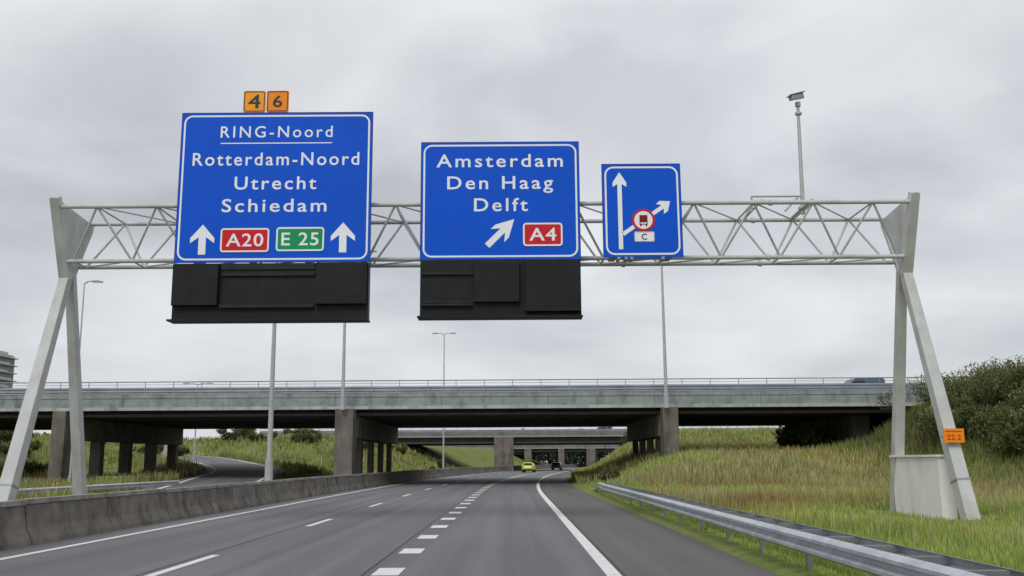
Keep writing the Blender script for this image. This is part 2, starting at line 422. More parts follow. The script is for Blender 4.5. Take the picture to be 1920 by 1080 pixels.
# ------------------------------------------------------------ text helper
def text_mesh(s,bold=.012,spacing=1.08):
    cu=bpy.data.curves.new('t','FONT'); cu.body=s; cu.bevel_depth=bold; cu.bevel_resolution=1; cu.space_character=spacing; cu.resolution_u=4
    ob=bpy.data.objects.new('t',cu); COL.objects.link(ob); bpy.context.view_layer.update()
    me=bpy.data.meshes.new_from_object(ob.evaluated_get(bpy.context.evaluated_depsgraph_get()))
    bpy.data.objects.remove(ob); v=np.array([p.co[:] for p in me.vertices]); f=[tuple(p.vertices) for p in me.polygons]
    bpy.data.meshes.remove(me); return v,f
_hv,_=text_mesh('H',0); CAP=_hv[:,1].max()-_hv[:,1].min()
def lettering(s,xc,zc,width,cap,y,mt,parent,name='lettering',bold=.012,spacing=1.1):
    v,f=text_mesh(s,bold,spacing); w=v[:,0].max()-v[:,0].min()
    sx=width/w; sz=cap/(CAP+bold*2); x0=v[:,0].min(); zs=.004/max(bold,.001)
    mb=MB(); mb.v=[(xc-width/2+(p[0]-x0)*sx,y-p[2]*zs,zc-cap/2+(p[1]+bold)*sz) for p in v]; mb.f=f
    return mb.make(name,mt,parent,fix=False)
def rr(x0,x1,z0,z1,r,n=6):
    pts=[]
    for cx_,cz_,a in((x1-r,z1-r,0),(x0+r,z1-r,90),(x0+r,z0+r,180),(x1-r,z0+r,270)):
        for i in range(n+1):
            t=math.radians(a+90*i/n); pts.append((cx_+r*math.cos(t),cz_+r*math.sin(t)))
    return pts
def ring(x0,x1,z0,z1,r,t,y,mt,parent,name='border'):
    o=rr(x0,x1,z0,z1,r); i_=rr(x0+t,x1-t,z0+t,z1-t,max(r-t,.01)); n=len(o); mb=MB()
    mb.v=[(p[0],y,p[1]) for p in o]+[(p[0],y,p[1]) for p in i_]
    mb.f=[(k,(k+1)%n,n+(k+1)%n,n+k) for k in range(n)]
    return mb.make(name,mt,parent,fix=False)
def arrow(xc,zc,h,w,ang,y,parent,shaft=.25):
    a=w/2; s=shaft*w/1.0/1.15
    pts=[(0,h/2),(a,h*.05),(a,-h*.12),(s*.70,h*.08),(s*.70,-h/2),(-s*.70,-h/2),(-s*.70,h*.08),(-a,-h*.12),(-a,h*.05)]
    c,sn=math.cos(ang),math.sin(ang)
    mb=MB(); mb.face([(xc+p[0]*c-p[1]*sn,y,zc+p[0]*sn+p[1]*c) for p in reversed(pts)])
    return mb.make('arrow','white',parent,fix=False)
YS=25.55
def sign_base(x0,x1,z0,z1,label,zback=(ZB,ZT)):
    root=thing('direction_sign',((x0+x1)/2,YS,z0),label,'road sign','blue overhead direction signs')
    mb=MB(); mb.prism(rr(x0,x1,z0,z1,.03,2),'y',YS,YS+.05); mb.make('panel','blue',root)
    mb=MB(); mb.box(x0-.012,x0,YS-.004,YS+.09,z0,z1); mb.box(x1,x1+.012,YS-.004,YS+.09,z0,z1); mb.box(x0-.012,x1+.012,YS-.004,YS+.09,z1,z1+.02)
    mb.make('rim','bluedk',root)
    n=max(2,int((x1-x0)/1.2))
    for i in range(n):
        mb=MB()
        xx=x0+.3+(x1-x0-.6)*i/(n-1); mb.box(xx-.05,xx+.05,YS+.055,YS+.17,z0+.1,z1-.1)
        for zz in zback:
            if zz<z1: mb.box(xx-.09,xx+.09,YS+.171,(YN if zz==ZT else YNB)+.075,zz-.09,zz+.09)
        mb.make('mounting_bracket','backmetal',root)
    ring(x0+.06,x1-.06,z0+.06,z1-.06,.24,.05,YS-.004,'white',root)
    return root
def shield(root,x0,x1,z0,z1,col,txt,tw,cap):
    mb=MB(); mb.prism(rr(x0,x1,z0,z1,.09),'y',YS-.016,YS-.004); o=mb.make('route_shield',col,root)
    ring(x0,x1,z0,z1,.09,.045,YS-.020,'white',o,'shield_border')
    lettering(txt,(x0+x1)/2,(z0+z1)/2,tw,cap,YS-.020,'white',o,bold=.014)
def msgbox(root,x0,x1,z0,z1,boxes,bars):
    mb=MB(); mb.box(x0,x1,YS+.02,YS+.35,z0,z1); mb.make('message_cabinet','black',root,bevel=.01)
    mb=MB(); mb.box(x0-.05,x1+.02,YS-.22,YS+.36,z0-.05,z0-.002); mb.make('cabinet_lip','black',root)
    for (a,b,c,d,dep) in boxes:
        mb=MB(); mb.box(a,b,YS+.018-dep,YS+.018,c,d); mb.make('message_module','black',root,bevel=.012)
    for (a,b,c,d,dep) in bars:
        mb=MB(); mb.box(a,b,YS+.018-dep,YS+.018,c,d); mb.make('cabinet_bar','black2',root)
x0,x1=-9.18,-3.87
r=sign_base(x0,x1,6.98,11.24,'large blue direction sign to RING-Noord above black message cabinet')
yt=YS-.004
lettering('RING-Noord',-6.53,10.69,3.12,.33,yt,'white',r,bold=.009,spacing=1.28)
mb=MB(); mb.box(-8.08,-4.98,yt-.002,yt,10.345,10.375); mb.make('underline','white',r)
lettering('Rotterdam-Noord',-6.52,9.90,4.62,.37,yt,'white',r,spacing=1.22)
lettering('Utrecht',-6.51,9.21,2.26,.37,yt,'white',r,spacing=1.22)
lettering('Schiedam',-6.52,8.57,2.88,.37,yt,'white',r,spacing=1.22)
arrow(-8.45,7.62,.84,.66,0,yt,r,.25); arrow(-4.61,7.66,.84,.66,0,yt,r,.25)
shield(r,-7.95,-6.62,7.26,7.93,'red','A20',1.02,.36)
shield(r,-6.43,-5.12,7.28,7.95,'green','E 25',1.02,.36)
msgbox(r,x0,x1-.02,5.40,6.96,[(x0+.02,x0+1.25,5.78,6.92,.16),(x1-1.42,x1-.06,5.80,6.94,.16)],[(x0+1.3,x1-1.48,6.60,6.68,.06),(x0+1.3,x1-1.48,5.72,5.80,.10),(x0+1.3,x1-1.48,6.78,6.94,.03)])
x0,x1=-2.49,1.87
r=sign_base(x0,x1,7.02,10.34,'blue direction sign to Amsterdam, Den Haag and Delft on gantry')
lettering('Amsterdam',-.32,9.81,3.50,.37,yt,'white',r,spacing=1.24)
lettering('Den Haag',-.31,9.18,2.92,.37,yt,'white',r,spacing=1.24)
lettering('Delft',-.29,8.55,1.48,.37,yt,'white',r,spacing=1.24)
arrow(-.30,7.77,1.05,.52,-math.pi/4,yt,r,.27)
shield(r,.31,1.39,7.38,8.03,'red','A4',.74,.36)
msgbox(r,x0,x1,5.45,7.0,[(-1.02,.20,5.83,6.94,.14),(.37,1.85,5.56,6.98,.20)],[(-2.45,-1.05,6.60,6.68,.06),(-2.45,-1.05,5.82,5.88,.06),(-2.45,-1.05,5.74,5.80,.10)])
x0,x1=2.51,4.66
r=sign_base(x0,x1,7.06,9.68,'small blue lane guidance sign with truck restriction symbol')
mb=MB(); mb.face([(2.92,yt,7.28),(3.04,yt,7.28),(3.04,yt,9.12),(3.17,yt,9.04),(3.17,yt,9.16),(2.98,yt,9.46),(2.79,yt,9.16),(2.79,yt,9.04),(2.92,yt,9.12)]); mb.make('arrow','white',r,fix=False)
mb=MB(); d=Vector((4.35-3.05,0,8.62-7.66)).normalized(); n_=Vector((-d.z,0,d.x)); b0=Vector((3.045,yt,7.70)); tip=Vector((4.36,yt,8.62))
w=.055; pts=[b0-n_*w,tip-d*.26-n_*w,tip-d*.36-n_*.18,tip-d*.22-n_*.18,tip,tip-d*.22+n_*.18,tip-d*.36+n_*.18,tip-d*.26+n_*w,b0+n_*w]
mb.face(pts); mb.make('arrow','white',r,fix=False)
def disc(xc,zc,rad,ya,yb,n=32):
    return [(xc+rad*math.cos(2*math.pi*i/n),zc+rad*math.sin(2*math.pi*i/n)) for i in range(n)]
mb=MB(); mb.prism(disc(3.61,8.09,.315,0,0),'y',yt-.010,yt-.002); o=mb.make('prohibition_disc','red',r)
mb=MB(); mb.prism(disc(3.61,8.09,.25,0,0),'y',yt-.016,yt-.0105); mb.make('disc_centre','white',o)
mb=MB(); yy=yt-.02
mb.prism([(3.50,7.96),(3.72,7.96),(3.72,8.23),(3.50,8.23)],'y',yy,yt-.0165); mb.box(3.51,3.555,yy,yt-.0165,7.915,7.958); mb.box(3.665,3.71,yy,yt-.0165,7.915,7.958); mb.make('truck_symbol','redbrown',o)
mb=MB(); mb.box(3.525,3.695,yy-.004,yy-.0005,7.985,8.02); mb.make('truck_symbol_detail','white',o)
mb=MB(); mb.prism(rr(3.35,3.90,7.48,7.77,.04,3),'y',yt-.008,yt-.002); o=mb.make('code_plate','white',r)
ring(3.36,3.89,7.49,7.76,.03,.008,yt-.012,'ink',o,'plate_border')
lettering('C',3.62,7.625,.15,.17,yt-.012,'ink',o,bold=.015)
for xx in(2.9,3.1,3.25,4.1):
    mb=MB(); mb.box(xx-.04,xx+.04,YS-.1,YS+.3,6.98,7.05); mb.make('cable_gland','backmetal',r)
for xa,ch,mt in((-7.50,'4','orange'),(-6.85,'6','orange2')):
    root=thing('number_plate_sign',(xa+.31,YS,11.27),'square orange detour plate with black number %s above sign'%ch,'route plate','orange number plates on top of the sign')
    mb=MB(); mb.prism(rr(xa,xa+.62,11.27,11.90,.05,3),'y',YS,YS+.03); mb.make('panel',mt,root)
    ring(xa+.02,xa+.60,11.29,11.88,.05,.025,YS-.004,'ink',root)
    lettering(ch,xa+.31,11.585,.34 if ch=='4' else .26,.40 if ch=='4' else .34,YS-.004,'ink',root,bold=.014)
    mb=MB(); mb.box(xa+.28,xa+.34,YS+.032,YS+.08,10.9,11.8); mb.make('bracket','backmetal',root)
mx_=XR+.22
root=thing('distance_marker_plate',(mx_,25.2,1.9),'small orange hectometre plate strapped to gantry leg','marker plate')
mb=MB(); mb.box(mx_-.26,mx_+.27,25.20,25.225,2.02,2.38); mb.make('panel','orange2',root)
lettering('22.2',mx_,2.16,.36,.13,25.195,'red',root) 
mb=MB(); mb.box(mx_-.22,mx_+.22,25.195,25.198,2.30,2.32); mb.make('stripe','red',root)
mb=MB(); mb.box(mx_-.22,mx_+.22,25.226,25.45,2.15,2.19); mb.make('strap','backmetal',root)

root=thing('traffic_camera_mast',(8.42,26.9,ZT),'slim grey mast with traffic camera standing on gantry','traffic camera')
mb=MB(); mb.tube((8.42,26.9,ZT-.1),(8.46,26.9,11.85),.062,.045,12); mb.tube((8.42,26.9,ZT+.05),(8.42,26.9,ZT+.12),.13,n=12); mb.tube((8.46,26.9,11.60),(8.46,26.9,11.66),.10,n=12)
mb.make('mast','lamp',root,smooth=True)
mb=MB(); mb.tube((8.46,26.9,11.85),(8.46,26.9,11.98),.08,n=12); mb.make('pan_head','lamp',root)
mb=MB(); mb.beam((8.16,26.6,12.00),(8.62,26.95,12.20),.15,.13,ref=(0,0,1)); mb.beam((8.10,26.57,12.05),(8.66,26.98,12.32),.2,.02,ref=(0,1,0)); mb.make('camera_housing','backmetal',root,bevel=.01)
root=thing('gantry_service_frame',(7.6,26.9,ZT),'small grey steel maintenance frame mounted on gantry','maintenance frame')
mb=MB(); zz=9.12
mb.tube((6.95,26.9,zz),(8.36,26.9,zz),.03); mb.tube((6.95,26.9,zz),(6.95,26.9,ZT),.03); mb.tube((7.9,26.9,ZT),(8.3,26.9,zz-.03),.03); mb.tube((6.95,26.9,zz-.12),(7.7,26.9,zz-.12),.02)
mb.tube((7.0,YN,ZT+.07),(7.0,YF,ZT+.07),.03); mb.tube((8.4,YN,ZT+.07),(8.4,YF,ZT+.07),.04); mb.make('frame','lamp',root)

# ------------------------------------------------------------ lamp posts
def lamp(loc,h,r0,label,double=False,arm=1.4,dirx=1,name='street_lamp'):
    x,y,z=loc; root=thing(name,loc,label,'street lamp','tall street lamps along the motorway')
    mb=MB(); mb.tube((x,y,z),(x,y,z+h),r0,r0*.5,12); mb.make('pole','lamp',root,smooth=True)
    mb=MB(); mb.tube((x,y,z-.1),(x,y,z+.9),r0*1.5,r0*1.4,12); mb.make('pole_base','lamp',root,smooth=True)
    for s in ((-1,1) if double else (dirx,)):
        mb=MB(); mb.tube((x,y,z+h-.05),(x+s*arm*.5,y,z+h+.12),.05,.045); mb.tube((x+s*arm*.5,y,z+h+.12),(x+s*arm,y,z+h+.12),.045,.04); mb.make('arm','lamp',root)
        mb=MB(); mb.prism([(x+s*arm,z+h+.06),(x+s*(arm+.7),z+h+.04),(x+s*(arm+.75),z+h+.10),(x+s*(arm+.5),z+h+.2),(x+s*arm,z+h+.18)],'y',y-.13,y+.13); mb.make('lamp_head','lamp',root,bevel=.02)
    return root
lamp((-10.25,41,.88),12.5,.115,'tall pale street lamp rising behind the concrete barrier',True)
lamp((-11.75,66.7,5.3),11,.13,'grey street lamp mounted on the bridge edge',False)
lamp((10.62,66.7,5.3),11.6,.13,'grey street lamp mounted on the bridge edge',False,dirx=-1)
lamp((-8.0,112,0),16.4,.11,'far double arm street lamp behind the overpass',True,.7)
lamp((-29.0,64,0),13.7,.08,'street lamp with single arm beside slip road',False,.5)
lamp((-36,110,Hf(-36,110)),8.6,.10,'double arm street lamp beyond the overpass',True,1.0)
lamp((-41,115,Hf(-41,115)),7.6,.28,'thick pale pole beyond the overpass',True,.8)
lamp((17.0,180,0.5),6,.10,'short street lamp near the second bridge',False,1)

# ------------------------------------------------------------ bridges
def bridge(X0,X1,Ya,Yb,zb,zt,piers,label,ng=9,cross=1.55,fm='fascia',lm='lip',colw=.62,gd=.42):
    root=thing('road_bridge',((X0+X1)/2,Ya,0),label,'bridge','motorway overpasses across the road')
    mb=MB(); mb.box(X0,X1,Ya+.35,Yb-.35,zt-.55,zt-.1); mb.make('deck','girder',root)
    zg=zb-gd
    for yy,s in((Ya,1),(Yb,-1)):
        mb=MB(); x=X0
        while x<X1-.1:
            e=min(x+7.5,X1); mb.box(x+.012,e-.012,min(yy,yy+s*.34),max(yy,yy+s*.34),zb+.22,zt-.30); x=e
        mb.make('fascia',fm,root)
        mb=MB(); x=X0
        while x<X1-.1:
            e=min(x+3.75,X1); mb.box(x+.008,e-.008,min(yy-s*.04,yy+s*.34),max(yy-s*.04,yy+s*.34),zt-.298,zt); x=e
        mb.make('fascia_upper_band',fm,root)
        mb=MB(); mb.box(X0,X1,min(yy-s*.07,yy+s*.5),max(yy-s*.07,yy+s*.5),zb,zb+.215); mb.make('fascia_lip',lm,root)
        mb=MB(); mb.box(X0,X1,min(yy-s*.06,yy+s*.38),max(yy-s*.06,yy+s*.38),zt+.003,zt+.06); mb.make('kerb',lm,root)
        mb=MB()
        mb.tube((X0,yy+s*.1,zt+.86),(X1,yy+s*.1,zt+.86),.038,n=6); mb.tube((X0,yy+s*.1,zt+.66),(X1,yy+s*.1,zt+.66),.016,n=6)
        x=X0+1
        while x<X1: mb.box(x-.022,x+.022,yy+s*.1-.02,yy+s*.1+.02,zt+.061,zt+.86); x+=2
        mb.make('railing','galvrail',root)
        mb=MB(); yy2=yy+s*.55; b_=.08
        mb.prism([(yy2,zt+b_),(yy2-s*.05,zt+b_+.11),(yy2,zt+b_+.22),(yy2-s*.05,zt+b_+.33),(yy2,zt+b_+.44),(yy2+s*.02,zt+b_+.44),(yy2+s*.02,zt+b_)],'x',X0,X1)
        x=X0+.5
        while x<X1: mb.box(x-.05,x+.05,yy2+s*.025,yy2+s*.12,zt-.1,zt+.5); x+=2.6
        mb.make('safety_barrier','galvrail',root)
    mb=MB()
    for i in range(ng):
        yy=Ya+.9+(Yb-Ya-1.8)*i/(ng-1); mb.prism([(yy-.5,zg),(yy+.5,zg),(yy+.5,zg+.17),(yy+.15,zg+.32),(yy+.15,zt-.551),(yy-.15,zt-.551),(yy-.15,zg+.32),(yy-.5,zg+.17)],'x',X0,X1)
    mb.make('girders','girder',root)
    for (px,ya,yb,n,extra,pw,cw) in piers:
        p=MB(); p.box(px-pw/2-.08,px+pw/2+.08,ya+extra,yb,zg-cross,zg-.005); pr=p.make('pier','pier',root,bevel=.04)
        for i in range(n):
            yy=ya+1.0+(yb-ya-2.0)*i/(n-1)
            c=MB()
            if i==0 and extra: c.box(px-pw/2,px+pw/2,ya-.15,ya+extra-.003,-.5,zb-.01)
            else: c.box(px-min(cw,pw/2),px+min(cw,pw/2),yy-.42,yy+.42,-.5,zg-.01-cross)
            c.make('column','pier',pr,bevel=.04)
    return root
b1=bridge(-95,48,68,94,5.30,6.45,[(-31.8,67.9,92,5,1.1,.95,.4),(-11.7,67.2,93,5,1.6,1.25,.22),(10.95,67.2,88,5,1.5,1.05,.22)],'long grey concrete overpass with steel railing over the motorway')
b2=bridge(-45,52,172,192,5.9,6.75,[(-1.6,171,191,4,2.2,3.4,.6),(22,172,191,4,1.8,2,.6)],'second concrete overpass farther along the motorway',fm='fascia2',lm='lip2',cross=.7,gd=1.1)
b3=bridge(-40,90,262,282,5.0,6.0,[(4,262,281,4,1.5,2.0,.6),(13,262,281,4,1.5,1.6,.6),(21,262,281,4,1.5,2.4,.6),(31,262,281,4,1.5,2,.6),(-6,262,281,4,1.5,2.5,.6),(48,262,281,4,1.5,2,.6)],'distant third overpass across the motorway',fm='fascia2',lm='lip2',cross=.6,gd=.8)
mb=MB(); mb.prism([(30.5,4.85),(47,4.85),(47,-1),(29,-1)],'y',69,93); o=mb.make('bridge_abutment','conc',loc=(29,69,0)); meta(o,'concrete bridge abutment under the overpass end','abutment')
mb=MB(); mb.box(25.2,26.5,72,90,-1,4.86); o=mb.make('bridge_end_pier','pier',loc=(25.1,72,0),bevel=.04); meta(o,'dark concrete end pier under the overpass','bridge pier')
mb=MB(); mb.prism([(-22,4.4),(-30,4.4),(-30,0),(-14.5,0),(-14.5,.4)],'y',172.5,190); o=mb.make('bridge_abutment','conc',loc=(-22,172,0)); meta(o,'sloped concrete abutment below the second overpass','abutment')
mb=MB(); 
for i in range(16): mb.box(-13.5-i*.42-.42,-13.5-i*.42,166,169,0,.25*(i+1))
o=mb.make('slope_stairs','lip',loc=(-17,166,0)); meta(o,'pale concrete stairs climbing the embankment','stairs')
mb=MB(); mb.box(-29.5,-25.8,69,72,0,.75); o=mb.make('concrete_block','bartop',loc=(-27.5,70,0),bevel=.04); meta(o,'low pale concrete block beside the bridge pier','concrete block')
mb=MB(); mb.box(-12.7,-10.9,66.6,93,-.1,.45); o=mb.make('pier_plinth','pier',loc=(-11.7,67,0),bevel=.05); meta(o,'stained concrete plinth around the bridge pier','plinth')

# ------------------------------------------------------------ vehicles
def car(name,loc,rot,paint,label,L=4.2,W=1.75,Hh=1.48,van=False):
    root=thing(name,(0,0,0),label,'car' if not van else 'van')
    if van: side=[(-L/2,.35),(-L/2,Hh*.95),(-L/2+.15,Hh),(L/2-1.4,Hh),(L/2-.75,Hh*.62),(L/2-.05,Hh*.5),(L/2,.35)]
    else: side=[(-L/2,.32),(-L/2-.02,.75),(-L/2+.08,.98),(-L/2+.3,1.0),(-L/2+.62,Hh-.05),(-L/2+1.1,Hh),(L/2-2.0,Hh-.02),(L/2-1.15,.98),(L/2-.2,.82),(L/2,.6),(L/2,.32)]
    mb=MB(); mb.prism(side,'x',-W/2,W/2); ob=mb.make('body',paint,root,bevel=.07)
    if not van:
        for v in ob.data.vertices:
            if v.co.z>1.1: v.co.x*=.80
    mb=MB()
    if van: mb.face([(-W*.4,-L/2-.012,Hh*.55),(W*.4,-L/2-.012,Hh*.55),(W*.38,-L/2-.012,Hh*.88),(-W*.38,-L/2-.012,Hh*.88)])
    else: mb.face([(-W*.41,-L/2+.29,1.03),(W*.41,-L/2+.29,1.03),(W*.35,-L/2+.57,Hh-.09),(-W*.35,-L/2+.57,Hh-.09)])
    mb.make('rear_window','glass',root,fix=False)
    for s in(-1,1):
        mb=MB()
        if van: mb.face([(s*(W/2+.01),L/2-2.2,Hh*.6),(s*(W/2+.01),L/2-1.0,Hh*.6),(s*(W/2+.01),L/2-1.4,Hh*.92),(s*(W/2+.01),L/2-2.2,Hh*.92)])
        else: mb.face([(s*(W/2*.985+.01),-L/2+.6,1.04),(s*(W/2*.985+.01),L/2-1.35,1.04),(s*(W/2*.80+.02),L/2-1.95,Hh-.1),(s*(W/2*.80+.02),-L/2+1.0,Hh-.1)])
        mb.make('side_window','glass',root,fix=False)
        mb=MB(); mb.box(min(s*(W/2-.30),s*(W/2-.06)),max(s*(W/2-.30),s*(W/2-.06)),-L/2-.03,-L/2+.05,.72,.93); mb.make('tail_light','tail',root)
        for yy in(-L/2+.78,L/2-.82):
            mb=MB(); mb.tube((s*(W/2-.22),yy,.32),(s*(W/2+.01),yy,.32),.32,n=20); wh=mb.make('wheel','tyre',root)
            mb=MB(); mb.tube((s*(W/2),yy,.32),(s*(W/2+.02),yy,.32),.19,n=14); mb.make('rim','rim',wh)
    mb=MB(); mb.box(-W/2+.05,W/2-.05,-L/2-.06,-L/2+.1,.34,.55); mb.make('bumper','cardark',root,bevel=.02)
    root.location=loc; root.rotation_euler=(0,0,rot); return root
car('passenger_car',(2.45,150,0),-.118,'yellow','bright yellow hatchback driving away on the motorway')
car('passenger_car',(8.5,190,0),-.16,'cardark','dark car driving away near the second overpass')
car('delivery_van',(27.4,76.5,6.36),math.pi/2,'carblue','blue grey van crossing the overpass behind the railing',L=3.8,W=1.8,Hh=1.55,van=True)

# ------------------------------------------------------------ residential tower
root=thing('residential_tower',(-168,300,0),'pale residential tower with stacked balconies','building')
mb=MB(); mb.box(-178,-161.2,300,310,0,36); mb.make('wall','tower',root)
mb=MB(); mb.box(-177,-161.0,299.9,299.98,2,35.6); mb.box(-161.18,-161.1,300.2,309.8,2,35.6); mb.make('window_band','towerd',root)
for i in range(15):
    mb=MB(); z=1.5+i*2.4; mb.box(-178.4,-160.0,298.6,310,z,z+.28); mb.box(-178.4,-160.0,298.5,298.59,z+.29,z+.95); mb.box(-160.28,-160.2,298.6,304+(i%3)*1.5,z+.29,z+.95); mb.make('balcony','tower',root)
mb=MB(); mb.box(-175,-163,303,309,36.02,37.4); mb.make('roof_house','tower',root)

# ------------------------------------------------------------ grass
def patch(x,y,a=.13,b=.17):
    return .5+.25*np.sin(x*a*2.3+1.7*np.sin(y*b*.8))+.25*np.sin(y*b*1.9+x*a*.7+1.2*np.sin(x*a*3.1))
def blades(name,x,y,h,w,c0,c1,lean=.35):
    n=len(x); z=H(x,y)-.03; a=rng.uniform(0,2*np.pi,n); la=rng.uniform(0,2*np.pi,n); ln=rng.uniform(.05,lean,n)*h
    dx,dy=np.cos(a)*w/2,np.sin(a)*w/2; lx,ly=np.cos(la)*ln,np.sin(la)*ln
    v=np.empty((n,5,3))
    v[:,0]=np.stack([x-dx,y-dy,z],-1); v[:,1]=np.stack([x+dx,y+dy,z],-1)
    v[:,2]=np.stack([x+dx*.75+lx*.35,y+dy*.75+ly*.35,z+h*.6],-1); v[:,3]=np.stack([x-dx*.75+lx*.35,y-dy*.75+ly*.35,z+h*.6],-1)
    v[:,4]=np.stack([x+lx,y+ly,z+h],-1)
    C=np.empty((n,5,3)); C[:,0]=c0*.75; C[:,1]=c0*.75; C[:,2]=c0*.5+c1*.5; C[:,3]=C[:,2]; C[:,4]=c1
    b=np.arange(n)[:,None]*5
    F=np.concatenate([b+np.array([[0,1,2]]),b+np.array([[0,2,3]]),b+np.array([[3,2,4]])],0)
    o=fast_mesh(name,v.reshape(-1,3),F,C.reshape(-1,3),'grass'); o['kind']='stuff'; return o
def colr(n,lst,wts):
    lst=np.array(lst); k=rng.choice(len(lst),n,p=np.array(wts)/sum(wts)); return lst[k]*rng.uniform(.78,1.22,(n,1))
GREEN=[(.26,.38,.07),(.35,.44,.10),(.43,.46,.15),(.20,.29,.06)]
DRY=[(.50,.44,.22),(.42,.33,.16),(.34,.23,.12),(.54,.50,.28)]
def scatter_right(n,ymin,ymax,umin):
    y=ymin*(ymax/ymin)**rng.uniform(0,1,n); r=rng.uniform(0,1,n)
    umax=np.minimum(46,.60*y+4); u=umin+(umax-umin)*r; x=u+cx(y)
    ok=umax>umin; return x[ok],y[ok],u[ok]
def notblocked(x,y):
    return ~((np.abs(x-XR-.3)<.42)&(y>24.6)&(y<30))
def lowzone(x,y):
    d=np.sqrt(((x-XR+.5)/2.2)**2+((y-25.2)/4.4)**2); return .28+.72*S((d-.8)/.7)
def hillzone(u,y): return S((u-19.5)/4)*S((y-28)/12)*(1-S((y-70)/14))  # hill slope mask: grass there is a darker green and longer
x,y,u=scatter_right(210000,5.5,125,4.25); ok=notblocked(x,y); x,y,u=x[ok],y[ok],u[ok]
p=patch(x,y); n=len(x)
cg=colr(n,GREEN,[3,4,3,2]); cd=colr(n,DRY,[3,2,1,3]); near=np.clip((u-6.5)/6,0,1)*(.2+.8*np.clip((y-22)/22,0,1))
f=(rng.uniform(0,1,n)<(.05+.42*near*p)); c=np.where(f[:,None],cd,cg)
dark=hillzone(u,y)[:,None]; c=c*(1-.62*dark)
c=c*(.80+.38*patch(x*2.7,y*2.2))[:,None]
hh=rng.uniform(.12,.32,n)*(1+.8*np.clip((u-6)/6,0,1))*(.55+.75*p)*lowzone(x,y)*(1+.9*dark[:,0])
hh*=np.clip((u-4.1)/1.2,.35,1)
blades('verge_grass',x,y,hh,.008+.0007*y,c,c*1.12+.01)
x,y,u=scatter_right(85000,16,100,5.6); ok=notblocked(x,y)&(lowzone(x,y)>.9)&(patch(x+7,y+3)+rng.uniform(-.25,.25,len(x))>.46)&(rng.uniform(0,1,len(x))<np.clip((u-4.6)/4,0,1)*np.clip((y-18)/22,0.05,.9)*(1-.8*hillzone(u,y))); x,y,u=x[ok],y[ok],u[ok]; n=len(x)
c=np.where((patch(x*.8+3,y*.9)[:,None]>.56),colr(n,DRY,[2,4,4,1])*np.array([1.0,.86,.82]),colr(n,DRY,[4,2,1,4])); dk=hillzone(u,y)[:,None]; c=c*(1-.5*dk)
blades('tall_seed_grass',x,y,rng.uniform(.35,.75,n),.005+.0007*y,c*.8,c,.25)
n=70000; y=28*(180/28)**rng.uniform(0,1,n); x=-18.3-rng.uniform(0,1,n)**1.1*.50*y+cx(y)
d=np.min((x[:,None]-RPn[None,::2,0])**2+(y[:,None]-RPn[None,::2,1])**2,1)
ok=(d>3.9**2)&(x<-18.2+cx(y)); x,y=x[ok],y[ok]; n=len(x)
p=patch(x*1.6,y*1.3); cg=colr(n,GREEN,[2,3,3,3]); cd=colr(n,DRY,[3,3,2,3]); c=np.where((rng.uniform(0,1,n)<.1+.9*p)[:,None],cd,cg)*(.45+.55*patch(x*3.1,y*2.3))[:,None]
blades('bank_grass',x,y,rng.uniform(.25,.9,n),.01+.001*y,c,c*1.1)
n=30000; y=rng.uniform(70,210,n); u=4.3+rng.uniform(0,1,n)**1.3*22; x=u+cx(y); c=np.where((rng.uniform(0,1,n)<.5)[:,None],colr(n,GREEN,[3,4,3,2]),colr(n,DRY,[3,2,1,3]))*.85
blades('embankment_grass',x,y,rng.uniform(.3,.8,n),.01+.0012*y,c,c*1.1)

# ------------------------------------------------------------ shrubs
def foliage_arrays(n,R,Hh,nb,seed,leaf=.13,shade=1.0,tone=0):
    g_=np.random.default_rng(seed)
    cen=np.stack([g_.normal(0,.42,nb)*R,g_.normal(0,.42,nb)*R,g_.uniform(.22,.85,nb)*Hh],-1); rad=g_.uniform(.22,.45,nb)*R
    k=g_.integers(0,nb,n); d=g_.normal(0,1,(n,3)); d/=np.linalg.norm(d,axis=1)[:,None]
    rr_=rad[k]*g_.uniform(.25,1,n)**.5*(1+.35*np.sin(d[:,0]*7+k)*np.sin(d[:,2]*6)); P=cen[k]+d*rr_[:,None]*np.array([1,1,.8])
    P[:,2]=np.maximum(P[:,2],.03)
    a=g_.normal(0,1,(n,3)); a[:,2]*=1.6; a/=np.linalg.norm(a,axis=1)[:,None]; b=np.cross(a,g_.normal(0,1,(n,3))); b/=np.linalg.norm(b,axis=1)[:,None]
    s=leaf*g_.uniform(.5,1.3,n)[:,None]
    # a share of longer upright sprigs breaks the outline
    sp_=g_.uniform(0,1,n)<.06; s=np.where(sp_[:,None],s*2.6,s); a=np.where(sp_[:,None],np.stack([g_.normal(0,.2,n),g_.normal(0,.2,n),np.ones(n)],-1),a)
    v=np.stack([P-a*s,P+b*s*np.where(sp_[:,None],.15,.45),P+a*s,P-b*s*np.where(sp_[:,None],.15,.45)],1)
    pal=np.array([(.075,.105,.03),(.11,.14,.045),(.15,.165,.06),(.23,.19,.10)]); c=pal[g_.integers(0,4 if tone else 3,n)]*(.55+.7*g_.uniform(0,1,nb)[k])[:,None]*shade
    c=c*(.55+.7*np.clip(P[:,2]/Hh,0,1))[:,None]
    C=np.repeat(c[:,None,:],4,1); F=np.arange(n*4).reshape(n,4)
    return v.reshape(-1,3),F,C.reshape(-1,3)
